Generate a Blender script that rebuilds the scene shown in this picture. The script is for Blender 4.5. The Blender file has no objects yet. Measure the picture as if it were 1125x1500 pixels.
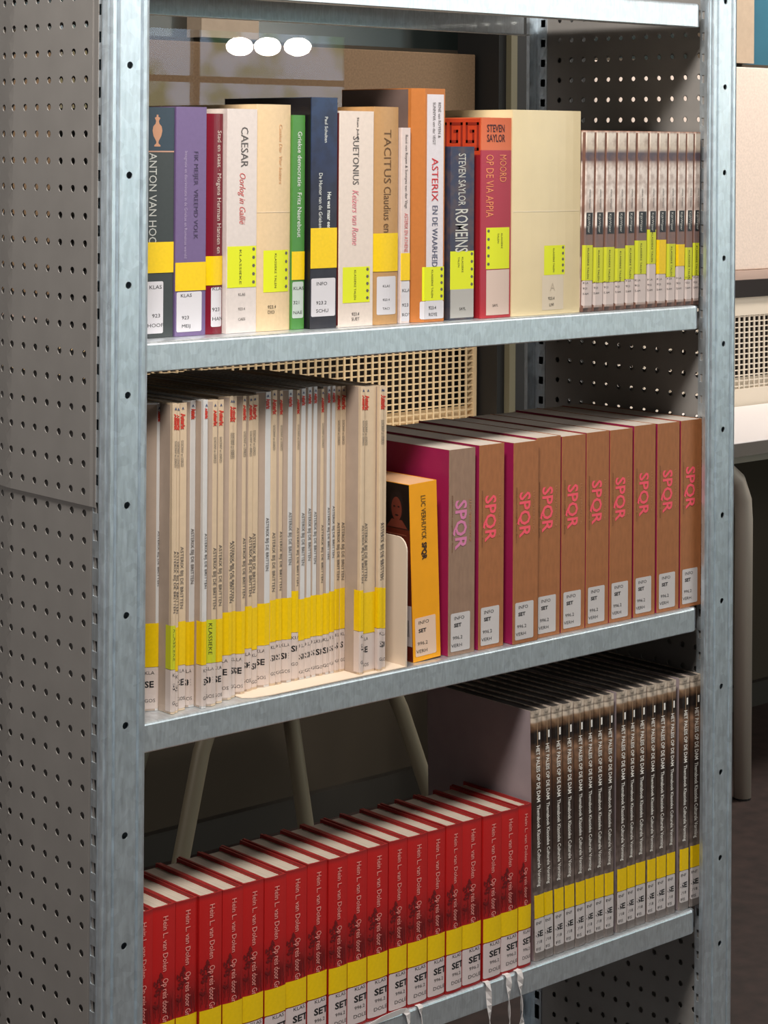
import bpy, bmesh, math, random
from mathutils import Vector, Matrix
random.seed(7)
S = bpy.context.scene
COL = S.collection
MM = 0.001

# ------------------------------------------------------------------ camera
cam_d = bpy.data.cameras.new('camera')
cam = bpy.data.objects.new('camera', cam_d)
COL.objects.link(cam)
S.camera = cam
AL, ROLL, PITCH, FPX = 0.7238, 0.0066, 0.0019, 3139.14
_r = Vector((math.cos(AL), -math.sin(AL), 0)); _f = Vector((math.sin(AL), math.cos(AL), 0)); _u = Vector((0, 0, 1))
_F = _f*math.cos(PITCH) + _u*math.sin(PITCH)
_U = -_f*math.sin(PITCH) + _u*math.cos(PITCH)
_R = _r*math.cos(ROLL) + _U*math.sin(ROLL)
_U2 = -_r*math.sin(ROLL) + _U*math.cos(ROLL)
M = Matrix.Identity(4)
for i in range(3):
    M[i][0], M[i][1], M[i][2] = _R[i], _U2[i], -_F[i]
M[0][3], M[1][3], M[2][3] = -1.08887, -1.61286, 1.300
cam.matrix_world = M
cam_d.sensor_fit = 'AUTO'; cam_d.sensor_width = 36
cam_d.lens = FPX*36/1500
cam_d.shift_y = -(750-210.07)/1500
cam_d.clip_start = 0.05; cam_d.clip_end = 60

# ------------------------------------------------------------------ world, lights, exposure
W = bpy.data.worlds.new('world'); S.world = W; W.use_nodes = True
W.node_tree.nodes['Background'].inputs[0].default_value = (0.80, 0.88, 1.0, 1)
W.node_tree.nodes['Background'].inputs[1].default_value = 0.09
S.view_settings.view_transform = 'Standard'; S.view_settings.look = 'None'
S.view_settings.gamma = 1; S.view_settings.use_curve_mapping = False
S.view_settings.exposure = 0.0


def area(name, loc, target, size, size_y, power, color):
    d = bpy.data.lights.new(name, 'AREA'); d.shape = 'RECTANGLE'
    d.size = size; d.size_y = size_y; d.energy = power; d.color = color
    o = bpy.data.objects.new(name, d); COL.objects.link(o)
    o.location = loc
    o.rotation_euler = (Vector(target)-Vector(loc)).to_track_quat('-Z', 'Y').to_euler()
    return o


area('key_ceiling_light', (-0.34, -0.64, 2.50), (0.42, -0.05, 0.9), 0.5, 0.22, 50, (1.0, 0.95, 0.89))
area('left_panel_fill_light', (-3.0, 0.5, 2.1), (0, 0.15, 0.9), 1.0, 1.0, 22, (1.0, 0.95, 0.92))  # added fill for the outer left side panel
area('room_fill_light', (2.3, -2.5, 2.5), (0.45, 0, 1.0), 1.6, 1.0, 30, (1.0, 0.96, 0.95))
area('desk_ceiling_light', (3.1, 0.75, 2.66), (3.0, 1.3, 0.9), 0.8, 0.4, 46, (1.0, 0.93, 0.87))



# ------------------------------------------------------------------ colour and materials
def lin(c):
    c = c/255.0
    return c/12.92 if c <= 0.04045 else ((c+0.055)/1.055)**2.4


def rgb(r, g, b): return (lin(r), lin(g), lin(b), 1)


MATS = {}


def mat(name, col, rough=0.6, metal=0.0, vary=0.0, scale=60, stretch=(1, 1, 1), bump=0.0, spec=0.5, coat=0.0):
    if name in MATS: return MATS[name]
    m = bpy.data.materials.new(name); m.use_nodes = True
    nt = m.node_tree; b = nt.nodes['Principled BSDF']
    c = rgb(*col)
    b.inputs['Base Color'].default_value = c; b.inputs['Roughness'].default_value = rough
    b.inputs['Metallic'].default_value = metal; b.inputs['Specular IOR Level'].default_value = spec
    b.inputs['Coat Weight'].default_value = coat; b.inputs['Coat Roughness'].default_value = 0.15
    if vary or bump:
        tc = nt.nodes.new('ShaderNodeTexCoord'); mp = nt.nodes.new('ShaderNodeMapping')
        mp.inputs['Scale'].default_value = stretch
        nz = nt.nodes.new('ShaderNodeTexNoise'); nz.inputs['Scale'].default_value = scale; nz.inputs['Detail'].default_value = 5
        nt.links.new(tc.outputs['Object'], mp.inputs[0]); nt.links.new(mp.outputs[0], nz.inputs['Vector'])
        if vary:
            rp = nt.nodes.new('ShaderNodeValToRGB')
            rp.color_ramp.elements[0].position = 0.3; rp.color_ramp.elements[1].position = 0.7
            rp.color_ramp.elements[0].color = (c[0]*(1-vary), c[1]*(1-vary), c[2]*(1-vary), 1)
            rp.color_ramp.elements[1].color = (min(1, c[0]*(1+vary)), min(1, c[1]*(1+vary)), min(1, c[2]*(1+vary)), 1)
            nt.links.new(nz.outputs[0], rp.inputs[0]); nt.links.new(rp.outputs[0], b.inputs['Base Color'])
        if bump:
            bp = nt.nodes.new('ShaderNodeBump'); bp.inputs['Strength'].default_value = bump; bp.inputs['Distance'].default_value = 0.001
            nt.links.new(nz.outputs[0], bp.inputs['Height']); nt.links.new(bp.outputs[0], b.inputs['Normal'])
    MATS[name] = m
    return m


def zmat(name, h, stops, noise=0.0, nscale=120, nstretch=(1, 1, 1), rough=0.5, dark=None, dark_amt=0.0):
    """print that changes along the height of a spine: stops = [(z mm, colour)...]"""
    if name in MATS: return MATS[name]
    m = bpy.data.materials.new(name); m.use_nodes = True
    nt = m.node_tree; b = nt.nodes['Principled BSDF']; b.inputs['Roughness'].default_value = rough
    tc = nt.nodes.new('ShaderNodeTexCoord'); sp = nt.nodes.new('ShaderNodeSeparateXYZ')
    dv = nt.nodes.new('ShaderNodeMath'); dv.operation = 'DIVIDE'; dv.inputs[1].default_value = h*MM
    nt.links.new(tc.outputs['Object'], sp.inputs[0]); nt.links.new(sp.outputs[2], dv.inputs[0])
    rp = nt.nodes.new('ShaderNodeValToRGB')
    el = rp.color_ramp.elements
    while len(el) < len(stops): el.new(0.5)
    for e, (z, c) in zip(el, sorted(stops)):
        e.position = z/h; e.color = rgb(*c)
    nt.links.new(dv.outputs[0], rp.inputs[0])
    out = rp.outputs[0]
    if noise:
        mp = nt.nodes.new('ShaderNodeMapping'); mp.inputs['Scale'].default_value = nstretch
        nz = nt.nodes.new('ShaderNodeTexNoise'); nz.inputs['Scale'].default_value = nscale; nz.inputs['Detail'].default_value = 6
        nt.links.new(tc.outputs['Object'], mp.inputs[0]); nt.links.new(mp.outputs[0], nz.inputs['Vector'])
        mr = nt.nodes.new('ShaderNodeMapRange'); mr.inputs[1].default_value = 0.42; mr.inputs[2].default_value = 0.62
        mr.inputs[3].default_value = 0; mr.inputs[4].default_value = noise
        nt.links.new(nz.outputs[0], mr.inputs[0])
        mx = nt.nodes.new('ShaderNodeMixRGB'); nt.links.new(mr.outputs[0], mx.inputs[0]); nt.links.new(out, mx.inputs[1])
        mx.inputs[2].default_value = rgb(*(dark or (40, 30, 25)))
        out = mx.outputs[0]
    nt.links.new(out, b.inputs['Base Color'])
    MATS[name] = m
    return m


def emit(name, col, strength):
    m = bpy.data.materials.new(name); m.use_nodes = True
    nt = m.node_tree; nt.nodes.remove(nt.nodes['Principled BSDF'])
    e = nt.nodes.new('ShaderNodeEmission'); e.inputs[0].default_value = rgb(*col); e.inputs[1].default_value = strength
    nt.links.new(e.outputs[0], nt.nodes['Material Output'].inputs[0]); MATS[name] = m
    return m


def galv(name, base, streak, metal=0.45, rough=0.42):
    """galvanised steel: cloudy spangle plus fine rolled streaks"""
    m = bpy.data.materials.new(name); m.use_nodes = True
    nt = m.node_tree; b = nt.nodes['Principled BSDF']
    b.inputs['Metallic'].default_value = metal
    tc = nt.nodes.new('ShaderNodeTexCoord')
    vo = nt.nodes.new('ShaderNodeTexVoronoi'); vo.inputs['Scale'].default_value = 130
    nt.links.new(tc.outputs['Object'], vo.inputs['Vector'])
    mp = nt.nodes.new('ShaderNodeMapping'); mp.inputs['Scale'].default_value = streak
    nz = nt.nodes.new('ShaderNodeTexNoise'); nz.inputs['Scale'].default_value = 1; nz.inputs['Detail'].default_value = 5
    nt.links.new(tc.outputs['Object'], mp.inputs[0]); nt.links.new(mp.outputs[0], nz.inputs['Vector'])
    sp = nt.nodes.new('ShaderNodeSeparateColor'); nt.links.new(vo.outputs['Color'], sp.inputs[0])
    ad = nt.nodes.new('ShaderNodeMath'); ad.operation = 'MULTIPLY_ADD'; ad.inputs[1].default_value = 0.25
    nt.links.new(sp.outputs[0], ad.inputs[0]); nt.links.new(nz.outputs[0], ad.inputs[2])
    rp = nt.nodes.new('ShaderNodeValToRGB'); c = rgb(*base)
    rp.color_ramp.elements[0].position = 0.35; rp.color_ramp.elements[1].position = 0.85
    rp.color_ramp.elements[0].color = (c[0]*.84, c[1]*.84, c[2]*.84, 1)
    rp.color_ramp.elements[1].color = (c[0]*1.10, c[1]*1.10, c[2]*1.10, 1)
    nt.links.new(ad.outputs[0], rp.inputs[0]); nt.links.new(rp.outputs[0], b.inputs['Base Color'])
    mr = nt.nodes.new('ShaderNodeMapRange'); mr.inputs[3].default_value = rough-0.08; mr.inputs[4].default_value = rough+0.12
    nt.links.new(nz.outputs[0], mr.inputs[0]); nt.links.new(mr.outputs[0], b.inputs['Roughness'])
    MATS[name] = m
    return m


STEEL = galv('galvanised_post', (214, 224, 231), (260, 260, 50), 0.8, 0.36)
LIP = galv('galvanised_shelf', (214, 221, 226), (420, 120, 70), 0.8, 0.36)
PANEL = mat('grey_sheet', (144, 140, 136), 0.5, 0.2, 0.05, 25)
PAPER = mat('page_paper', (215, 205, 190), 0.9, vary=0.12, scale=900, stretch=(1, .1, .1))
WHITE_L = mat('label_white', (212, 208, 212), 0.45)
BLACK_T = mat('black_print', (28, 26, 28), 0.6)
GREY_T = mat('grey_print', (95, 90, 88), 0.6)
YEL = mat('yellow_tape', (240, 200, 8), 0.4, vary=0.04, scale=300)
NEON = mat('neon_sticker', (222, 228, 30), 0.5)


# ------------------------------------------------------------------ object helpers (all sizes in mm)
def link(name, me, m=None, parent=None, smooth=False):
    o = bpy.data.objects.new(name, me); COL.objects.link(o)
    if m and not me.materials: me.materials.append(m)
    if parent: o.parent = parent
    if smooth:
        for p in me.polygons: p.use_smooth = True
    return o


def tag(o, label=None, cat=None, group=None, kind=None):
    if label: o['label'] = label
    if cat: o['category'] = cat
    if group: o['group'] = group
    if kind: o['kind'] = kind
    return o


def thing(name, label, cat, loc, group=None):
    o = bpy.data.objects.new(name, None); COL.objects.link(o)
    o.empty_display_size = 0.02
    o.location = [v*MM for v in loc]
    return tag(o, label, cat, group)


class MB:
    def __init__(s): s.v = []; s.f = []

    def add(s, vs, fs):
        n = len(s.v); s.v += [tuple(v) for v in vs]; s.f += [tuple(i+n for i in f) for f in fs]; return s

    def box(s, x0, y0, z0, x1, y1, z1):
        return s.add([(x0, y0, z0), (x1, y0, z0), (x1, y1, z0), (x0, y1, z0), (x0, y0, z1), (x1, y0, z1), (x1, y1, z1), (x0, y1, z1)],
                     [(0, 3, 2, 1), (4, 5, 6, 7), (0, 1, 5, 4), (1, 2, 6, 5), (2, 3, 7, 6), (3, 0, 4, 7)])

    def extr(s, pts, axis, a, b, closed=True, caps=True):
        """extrude a 2D outline; axis z: pts=(x,y); axis x: pts=(y,z); axis y: pts=(x,z)"""
        def P(p, t): return {'z': (p[0], p[1], t), 'x': (t, p[0], p[1]), 'y': (p[0], t, p[1])}[axis]
        n = len(pts); vs = [P(p, a) for p in pts]+[P(p, b) for p in pts]
        fs = [(i, (i+1) % n, n+(i+1) % n, n+i) for i in range(n if closed else n-1)]
        if caps and closed: fs += [tuple(range(n-1, -1, -1)), tuple(range(n, 2*n))]
        return s.add(vs, fs)

    def tube(s, path, r, n=12, caps=True):
        path = [Vector(p) for p in path]; rings = []
        for i, p in enumerate(path):
            d = (path[min(i+1, len(path)-1)]-path[max(i-1, 0)]).normalized()
            a = d.orthogonal().normalized() if i == 0 else (pa-d*pa.dot(d)).normalized()
            pa = a; b = d.cross(a)
            rr = r[i] if isinstance(r, (list, tuple)) else r
            rings.append([p+(a*math.cos(t)+b*math.sin(t))*rr for t in [2*math.pi*k/n for k in range(n)]])
        vs = [v for R in rings for v in R]; fs = []
        for i in range(len(path)-1):
            for k in range(n):
                fs.append((i*n+k, i*n+(k+1) % n, (i+1)*n+(k+1) % n, (i+1)*n+k))
        if caps: fs += [tuple(range(n-1, -1, -1)), tuple(range((len(path)-1)*n, len(path)*n))]
        return s.add(vs, fs)

    def mesh(s, name, m=None):
        me = bpy.data.meshes.new(name)
        me.from_pydata([(a*MM, b*MM, c*MM) for a, b, c in s.v], [], s.f)
        me.validate(); me.update()
        if m: me.materials.append(m)
        return me

    def build(s, name, m, parent=None, smooth=False, fix=True):
        me = s.mesh(name, m)
        if fix:
            bm = bmesh.new(); bm.from_mesh(me); bmesh.ops.recalc_face_normals(bm, faces=bm.faces); bm.to_mesh(me); bm.free()
        return link(name, me, m, parent, smooth)


def solidify(o, t, off=0):
    md = o.modifiers.new('thickness', 'SOLIDIFY'); md.thickness = t*MM; md.offset = off; return o


def bevel(o, w, seg=2):
    md = o.modifiers.new('bevel', 'BEVEL'); md.width = w*MM; md.segments = seg; md.limit_method = 'ANGLE'; return o


# ------------------------------------------------------------------ lettering
TXT = {}


def text_mesh(s, size, shear=0.0, sx=1.0, bold=0.0):
    key = (s, size, shear, sx, bold)
    if key in TXT: return TXT[key]
    cu = bpy.data.curves.new('lettering', 'FONT'); cu.body = s; cu.size = size*MM; cu.shear = shear
    cu.resolution_u = 2; cu.offset = bold*MM; cu.align_x = 'LEFT'
    ob = bpy.data.objects.new('tmp_text', cu); COL.objects.link(ob)
    me = bpy.data.meshes.new_from_object(ob)
    bpy.data.objects.remove(ob); bpy.data.curves.remove(cu)
    vs = [(v.co.x/MM*sx, v.co.y/MM) for v in me.vertices]; fs = [tuple(p.vertices) for p in me.polygons]
    w = max([a for a, b in vs] or [0])
    TXT[key] = (vs, fs, w); bpy.data.meshes.remove(me)
    return TXT[key]


# ------------------------------------------------------------------ books
class Spine:
    """front outline of a book's spine in mm: x from 0 to th, y towards the reader is smaller"""
    def __init__(s, th, kind='flat', b=0.0, cf=0.0, cd=4.0):
        s.th = th
        if kind == 'flat': s.p = [(0, .6), (.5, 0), (th-.5, 0), (th, .6)]
        elif kind == 'round': s.p = [(th*k/8, b*(2*k/8-1)**2) for k in range(9)]
        elif kind == 'cham':
            c = th*cf
            s.p = [(0, min(cd, c*.55)+.6), (max(c, .6), .5), (max(c, .6)+.5, 0), (th-.6, 0), (th, .7)]

    def y(s, x):
        p = s.p
        if x <= p[0][0]: return p[0][1]
        for (a, ya), (b, yb) in zip(p, p[1:]):
            if x <= b: return ya+(yb-ya)*(x-a)/(b-a)
        return p[-1][1]

    def seg(s, a, b):
        return [(a, s.y(a))]+[q for q in s.p if a < q[0] < b]+[(b, s.y(b))]


def shell(sp, D, h, t, joint=0):
    """cover: left board, spine and right board as one U section"""
    out = [(0, D)]+sp.p+[(sp.th, D)]
    inn = [(t, D)]+[(min(max(x, t), sp.th-t), y+t) for x, y in sp.p]+[(sp.th-t, D)]
    mb = MB(); n = len(out)
    vs = [(x, y, z) for z in (0, h) for (x, y) in out+inn]
    N = 2*n; fs = []
    for i in range(n-1):
        fs += [(i, i+1, N+i+1, N+i), (n+i+1, n+i, N+n+i, N+n+i+1), (i+1, i, n+i, n+i+1), (N+i, N+i+1, N+n+i+1, N+n+i)]
    fs += [(0, N, N+n, n), (n-1, 2*n-1, N+2*n-1, N+n-1)]
    return mb.add(vs, fs)


class Book:
    def __init__(s, name, label, cat, x, y, z, th, D, h, cover, kind='flat', b=0, cf=0, cd=4.0, t=0.5, inset=0.4, pages=None, group=None, lean=0):
        s.o = thing(name, label, cat, (x, y, z), group)
        if lean: s.o.rotation_euler = (0, -math.radians(lean), 0)
        s.sp = Spine(th, kind, b, cf, cd); s.th, s.D, s.h = th, D, h
        s.cover = shell(s.sp, D, h, t).build('cover', cover, s.o)
        ym = max(q[1] for q in s.sp.p)+t+.2
        MB().box(t+.05, ym, inset, th-t-.05, D-max(inset, .3), h-inset).build('page_block', pages or PAPER, s.o)

    def patch(s, name, m, z0, z1, a=0, b=None, off=.22, left=0, parent=None, slope=0):
        """paper or tape stuck on the spine, from x=a to x=b; left>0 wraps that far on to the left cover"""
        b = s.th if b is None else b
        pts = [(x, y-off) for x, y in s.sp.seg(max(a, 0), b)]
        if name == 'yellow_band' and off == .22:
            off = .45; pts = [(x, y-off) for x, y in s.sp.seg(max(a, 0), b)]
        if name == 'call_number_label' and not left:
            c = 1.4; zs = [c, 0]+[0]*0
            xs = [a, a+.5, a+c]+[q[0] for q in s.sp.p if a+c < q[0] < b-c]+[b-c, b-.5, b]
            ee = [c, .45, 0]+[0]*(len(xs)-6)+[0, .45, c]
            n = len(xs); mb = MB()
            mb.add([(x, s.sp.y(x)-off, z0+e) for x, e in zip(xs, ee)]+[(x, s.sp.y(x)-off, z1-e) for x, e in zip(xs, ee)], [(i, i+1, n+i+1, n+i) for i in range(n-1)])
            return mb.build(name, m, parent or s.o, fix=False)
        if left: pts = [(-.42, left), (-.42, pts[0][1]+.3)]+pts
        n = len(pts); mb = MB()
        mb.add([(x, y, z0+slope*x) for x, y in pts]+[(x, y, z1+slope*x) for x, y in pts], [(i, i+1, n+i+1, n+i) for i in range(n-1)])
        return mb.build(name, m, parent or s.o, fix=False)

    def text(s, txt, m, size, x, z, down=True, shear=0, sx=1.0, bold=0.0, off=.34, fit=None, parent=None, clip=None, slope=0):
        """down: reads from top to bottom along the spine; else upright words"""
        vs, fs, w = text_mesh(txt, size, shear, sx, bold)
        if fit and w: k = fit/w
        else: k = 1
        Q = [((x+c, z-a*k) if down else (x+a*k, z+c)) for a, c in vs]
        lim = s.th-.15
        if max([q[0] for q in Q] or [0]) <= lim:
            me = MB().add([(px, s.sp.y(px)-off, pz) for px, pz in Q], fs).mesh('lettering', m)
        else:       # print that runs over the edge of the spine is cut there
            mb = MB()
            for f in fs:
                P = [Q[i] for i in f]; o_ = []
                for p, q in zip(P, P[1:]+P[:1]):
                    if p[0] <= lim: o_.append(p)
                    if (p[0] <= lim) != (q[0] <= lim):
                        t_ = (lim-p[0])/(q[0]-p[0]); o_.append((lim, p[1]+t_*(q[1]-p[1])))
                if len(o_) >= 3: mb.add([(px, s.sp.y(px)-off, pz) for px, pz in o_], [tuple(range(len(o_)))])
            me = mb.mesh('lettering', m)
        return link('lettering', me, m, parent or s.o)

    def label(s, z0, z1, a, b, lines, size=4.2, bold=0.0, m=None):
        """call number label with its printed lines: (text, height from label bottom, size, bold)"""
        L = s.patch('call_number_label', m or WHITE_L, z0, z1, a, b)
        for (tx, dz, sz, bo) in lines:
            s.text(tx, BLACK_T, sz, a+1.0, z0+dz, down=False, bold=bo, parent=L, sx=1.3)
        return L

    def neon(s, z0, z1, a, b, stars='right', txt='KLASSIEKE TALEN', two=False):
        L = s.patch('subject_sticker', NEON, z0, z1, a, b)
        sx_ = b-3.2 if stars == 'right' else a+3.2
        n = 5; mb = MB()
        for i in range(n):
            zc = z0+(z1-z0)*(i+.6)/n
            pts = []
            for k in range(12):
                rr = 2.1 if k % 2 == 0 else 1.4
                px = sx_+rr*math.cos(k*math.pi/6); pts.append((px, s.sp.y(px)-.34, zc+rr*math.sin(k*math.pi/6)))
            mb.add(pts, [tuple(range(12))])
        mb.build('star_print', GREY_T, L, fix=False)
        xc = (a+b)/2-2 if stars == 'right' else (a+b)/2+3
        if two:
            s.text('KLASSIEKE', BLACK_T, 3.6, xc+1, z1-6, parent=L); s.text('TALEN', BLACK_T, 3.6, xc-4.5, z1-6, parent=L)
        else:
            s.text(txt, BLACK_T, 3.8, xc-1, z1-3, parent=L, fit=min(z1-z0-6, 34))
        return L


def copy_tree(o, parent=None):
    c = o.copy(); COL.objects.link(c); c.parent = parent
    for ch in list(o.children): copy_tree(ch, c)
    return c


ORD = ['first', 'second', 'third', 'fourth', 'fifth', 'sixth', 'seventh', 'eighth', 'ninth', 'tenth', 'eleventh', 'twelfth',
       'thirteenth', 'fourteenth', 'fifteenth', 'sixteenth', 'seventeenth', 'eighteenth', 'nineteenth', 'twentieth']

# ================================================================== THE ROOM
FL = MB().box(-4000, -6400, -60, 9000, 1600, 0).build('floor', mat('dark_floor', (56, 41, 36), 0.7, vary=0.35, scale=28, bump=.2)); tag(FL, 'dark brown speckled floor', kind='structure')
o = MB().box(-4000, -6400, 2800, 9000, 1700, 2860).build('ceiling', mat('ceiling_paint', (190, 188, 184), 0.9)); tag(o, 'pale ceiling', kind='structure')
o = MB().box(-4000, 1580, 0, 9000, 1680, 1500).build('wall_back', mat('wall_umber', (70, 60, 47), 0.9, vary=.05, scale=6)); tag(o, 'dark umber wall below the windows', kind='structure')
o = MB().box(-4000, 1562, 0, 9000, 1580, 55).build('baseboard_back', mat('baseboard_grey', (54, 48, 40), 0.7)); tag(o, 'grey baseboard along the back wall', kind='structure')
# window band above the wall
w1 = bpy.data.objects.new('window_1', None); COL.objects.link(w1); tag(w1, 'band of windows above the pinboards', kind='structure')
FRAME = mat('beige_frame', (176, 156, 134), 0.7, vary=.04, scale=80)
for (a, b) in ((1255, 1388), (2690, 2846), (-100, 0)):
    MB().box(a, 1545, 1500, b, 1600, 2800).build('mullion', FRAME, w1)
MB().box(-4000, 1560, 2740, 9000, 1600, 2800).build('head_frame', FRAME, w1)
MB().box(-4000, 1590, 1500, 1255, 1596, 2740).build('pane', mat('pane_grey', (74, 72, 66), 0.25), w1)
MB().box(1388, 1590, 1500, 2690, 1596, 2740).build('pane', mat('pane_dark', (40, 46, 44), 0.2), w1)
MB().box(2846, 1590, 1500, 4400, 1596, 2740).build('pane', mat('pane_teal', (58, 104, 122), 0.3, vary=.15, scale=3), w1)
for x in (1010, 1062):
    MB().tube([(x, 1570, 1500), (x, 1570, 1900)], 5, 8).build('window_cord', mat('cord', (120, 110, 96), 0.8), w1)
# wall and window on the side of the room behind the photographer's right
w2w = MB()
w2w.box(-4000, -6500, 0, 3600, -6400, 2800).box(8900, -6500, 0, 9000, -6400, 2800).box(3600, -6500, 0, 8900, -6400, 900).box(3600, -6500, 2300, 8900, -6400, 2800)
o = w2w.build('wall_front', mat('wall_pale', (168, 160, 150), 0.9)); tag(o, 'pale wall with a garden window', kind='structure')
w2 = bpy.data.objects.new('window_2', None); COL.objects.link(w2); tag(w2, 'window on to a garden, seen as a reflection', kind='structure')
gm = emit('garden_light', (120, 170, 110), 6.0)
nt = gm.node_tree; e = [n for n in nt.nodes if n.type == 'EMISSION'][0]
tc = nt.nodes.new('ShaderNodeTexCoord'); sp_ = nt.nodes.new('ShaderNodeSeparateXYZ'); nz = nt.nodes.new('ShaderNodeTexNoise'); nz.inputs['Scale'].default_value = 3.5
nt.links.new(tc.outputs['Object'], nz.inputs['Vector'])
rp = nt.nodes.new('ShaderNodeValToRGB'); nt.links.new(nz.outputs[0], rp.inputs[0]); nt.links.new(rp.outputs[0], e.inputs[0])
rp.color_ramp.elements[0].position = .42; rp.color_ramp.elements[0].color = rgb(120, 150, 110)
rp.color_ramp.elements[1].position = .6; rp.color_ramp.elements[1].color = rgb(196, 216, 240)
MB().box(3650, -6460, 950, 8850, -6450, 2250).build('pane', gm, w2)
for (x0, z0, x1, z1) in ((3600, 900, 3660, 2300), (8840, 900, 8900, 2300), (3600, 900, 8900, 960), (3600, 2240, 8900, 2300), (6880, 900, 6930, 2300), (5180, 900, 5230, 2300), (3600, 1700, 8900, 1740)):
    MB().box(x0, -6440, z0, x1, -6400, z1).build('window_frame', FRAME, w2)

# dark upright column between the two runs of pinboard
o = MB().box(1914, 1440, 0, 2190, 1560, 2790).build('trim_1', mat('column_black', (26, 24, 22), 0.6)); tag(o, 'black column between the pinboards', kind='structure')
o = MB().box(1934, 1425, 0, 1951, 1439.5, 2790).build('trim_2', mat('olive_strip', (104, 98, 76), 0.6)); tag(o, 'olive edge strip on the black column', kind='structure')


def convector(x0, x1, label, tint, dark):
    t = thing('convector_cover', label, 'radiator cover', (x0, 1490, 0))
    L = x1-x0
    fm = MB()
    fm.box(0, 0, 590, L, 18, 758).box(0, 0, 924, L, 18, 965)
    fm.box(0, 0, 758, 14, 18, 924)
    if L > 1000: fm.box(L-8, 0, 758, L, 18, 924)
    fm.box(0, 18, 590, L, 68, 600)
    fm.build('casing', tint, t)
    MB().box(2, 60, 600, L-2, 68, 964).build('back_panel', dark, t)
    g = MB(); n = int((L-14)/17.8)
    for i in range(1, n+1):
        x = 14+i*17.8-9
        g.box(x-2.1, 2, 758, x+2.1, 5, 924)
    z = 758+6
    while z < 922:
        g.box(14, 3, z-1.3, L-8, 5.5, z+1.3); z += 12.1
    gr = g.build('grille', tint, t); gr['kind'] = 'stuff'
    MB().box(14, 16, 758, L-8, 18, 782).build('grille_backing', tint, t)
    MB().box(0, -8, 966, L, 60, 1005).build('sill', mat('sill_black', (44, 38, 36), 0.35), t)
    MB().box(0, 0, 1005.3, L, 60, 1026).build('ledge', mat('ledge_rose', (190, 164, 150), .7), t)
    return t


GR1 = mat('cream_metal_left', (226, 198, 154), 0.6); GR2 = mat('cream_metal_right', (214, 202, 184), 0.6)
convector(700, 1906, 'cream radiator cover with grid grille, left of the black column', GR1, mat('convector_dark', (40, 28, 20), .9))
convector(2196, 4200, 'cream radiator cover with grid grille, right of the black column', GR2, mat('convector_dark2', (48, 38, 32), .9))
o = MB().box(700, 1496, 1027, 1903, 1520, 1488).build('pinboard', mat('cork_brown', (130, 104, 78), 0.95, vary=.16, scale=260)); bevel(o, 2)
tag(o, 'brown pinboard behind the books, left of the black column', 'pinboard')
o = MB().box(2196, 1496, 1027, 4200, 1520, 1488).build('pinboard', mat('pale_pinboard', (222, 204, 190), 0.95, vary=.08, scale=200)); bevel(o, 2)
tag(o, 'pale pink pinboard right of the shelving unit', 'pinboard')


def desk(x0, x1, y0, label, legs):
    t = thing('desk', label, 'desk', (x0, y0, 0)); L = x1-x0; D = 1484-y0
    bevel(MB().box(0, 0, 692, L, D, 720).build('desk_top', mat('desk_white', (232, 226, 224), 0.45), t), 2)
    MB().box(0, -1.5, 692, L, -0.1, 718).build('edge_band', mat('desk_edge', (120, 112, 104), 0.6), t)
    lm = mat('leg_paint', (196, 184, 170), 0.5, 0.2)
    for lx in legs:
        for (xa, dirn) in ((lx, 1),):
            pts = [(xa, 25, 4)]
            pts += [(xa, 25, 560), (xa-4, 25, 600), (xa-22, 26, 640), (xa-60, 28, 668), (xa-110, 30, 676), (xa-260, 30, 676)]
            MB().tube(pts, 18, 14).build('leg', lm, t, smooth=True)
            MB().tube([(xa, 25, 0), (xa, 25, 12)], 17, 14).build('rubber_foot', mat('rubber', (24, 22, 22), .8), t)
            MB().tube([(xa, D-40, 4), (xa, D-40, 690)], 18, 12).build('leg', lm, t, smooth=True)
    return t


desk(2205, 4150, 1100, 'white topped desk with grey tube legs, right of the shelving unit', (95, 1850))
desk(690, 1900, 1180, 'desk with a glass screen behind the left of the shelving unit', (60, 1180))

# glass screen that shows the lamps and the garden window
t = thing('glass_screen', 'clear upright glass screen reflecting three lamps, behind the top shelf', 'glass screen', (850, 1400, 720))
gl = bpy.data.materials.new('screen_glass'); gl.use_nodes = True; nt = gl.node_tree
nt.nodes.remove(nt.nodes['Principled BSDF'])
tr = nt.nodes.new('ShaderNodeBsdfTransparent'); gs = nt.nodes.new('ShaderNodeBsdfGlossy'); gs.inputs['Roughness'].default_value = 0.0
tr.inputs[0].default_value = (.93, .93, .93, 1)
mx = nt.nodes.new('ShaderNodeMixShader'); mx.inputs[0].default_value = 0.022
nt.links.new(tr.outputs[0], mx.inputs[1]); nt.links.new(gs.outputs[0], mx.inputs[2]); nt.links.new(mx.outputs[0], nt.nodes['Material Output'].inputs[0])
MB().box(0, 0, 6, 625, 5, 783).build('pane', gl, t)
for x in (60, 540):
    bevel(MB().box(x, -20, 0, x+40, 25, 5.5).box(x, -8, 5.5, x+40, -.5, 30).box(x, 5.5, 5.5, x+40, 13, 30).build('clamp_foot', mat('clamp', (120, 118, 116), .4, .8), t), 1)

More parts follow.
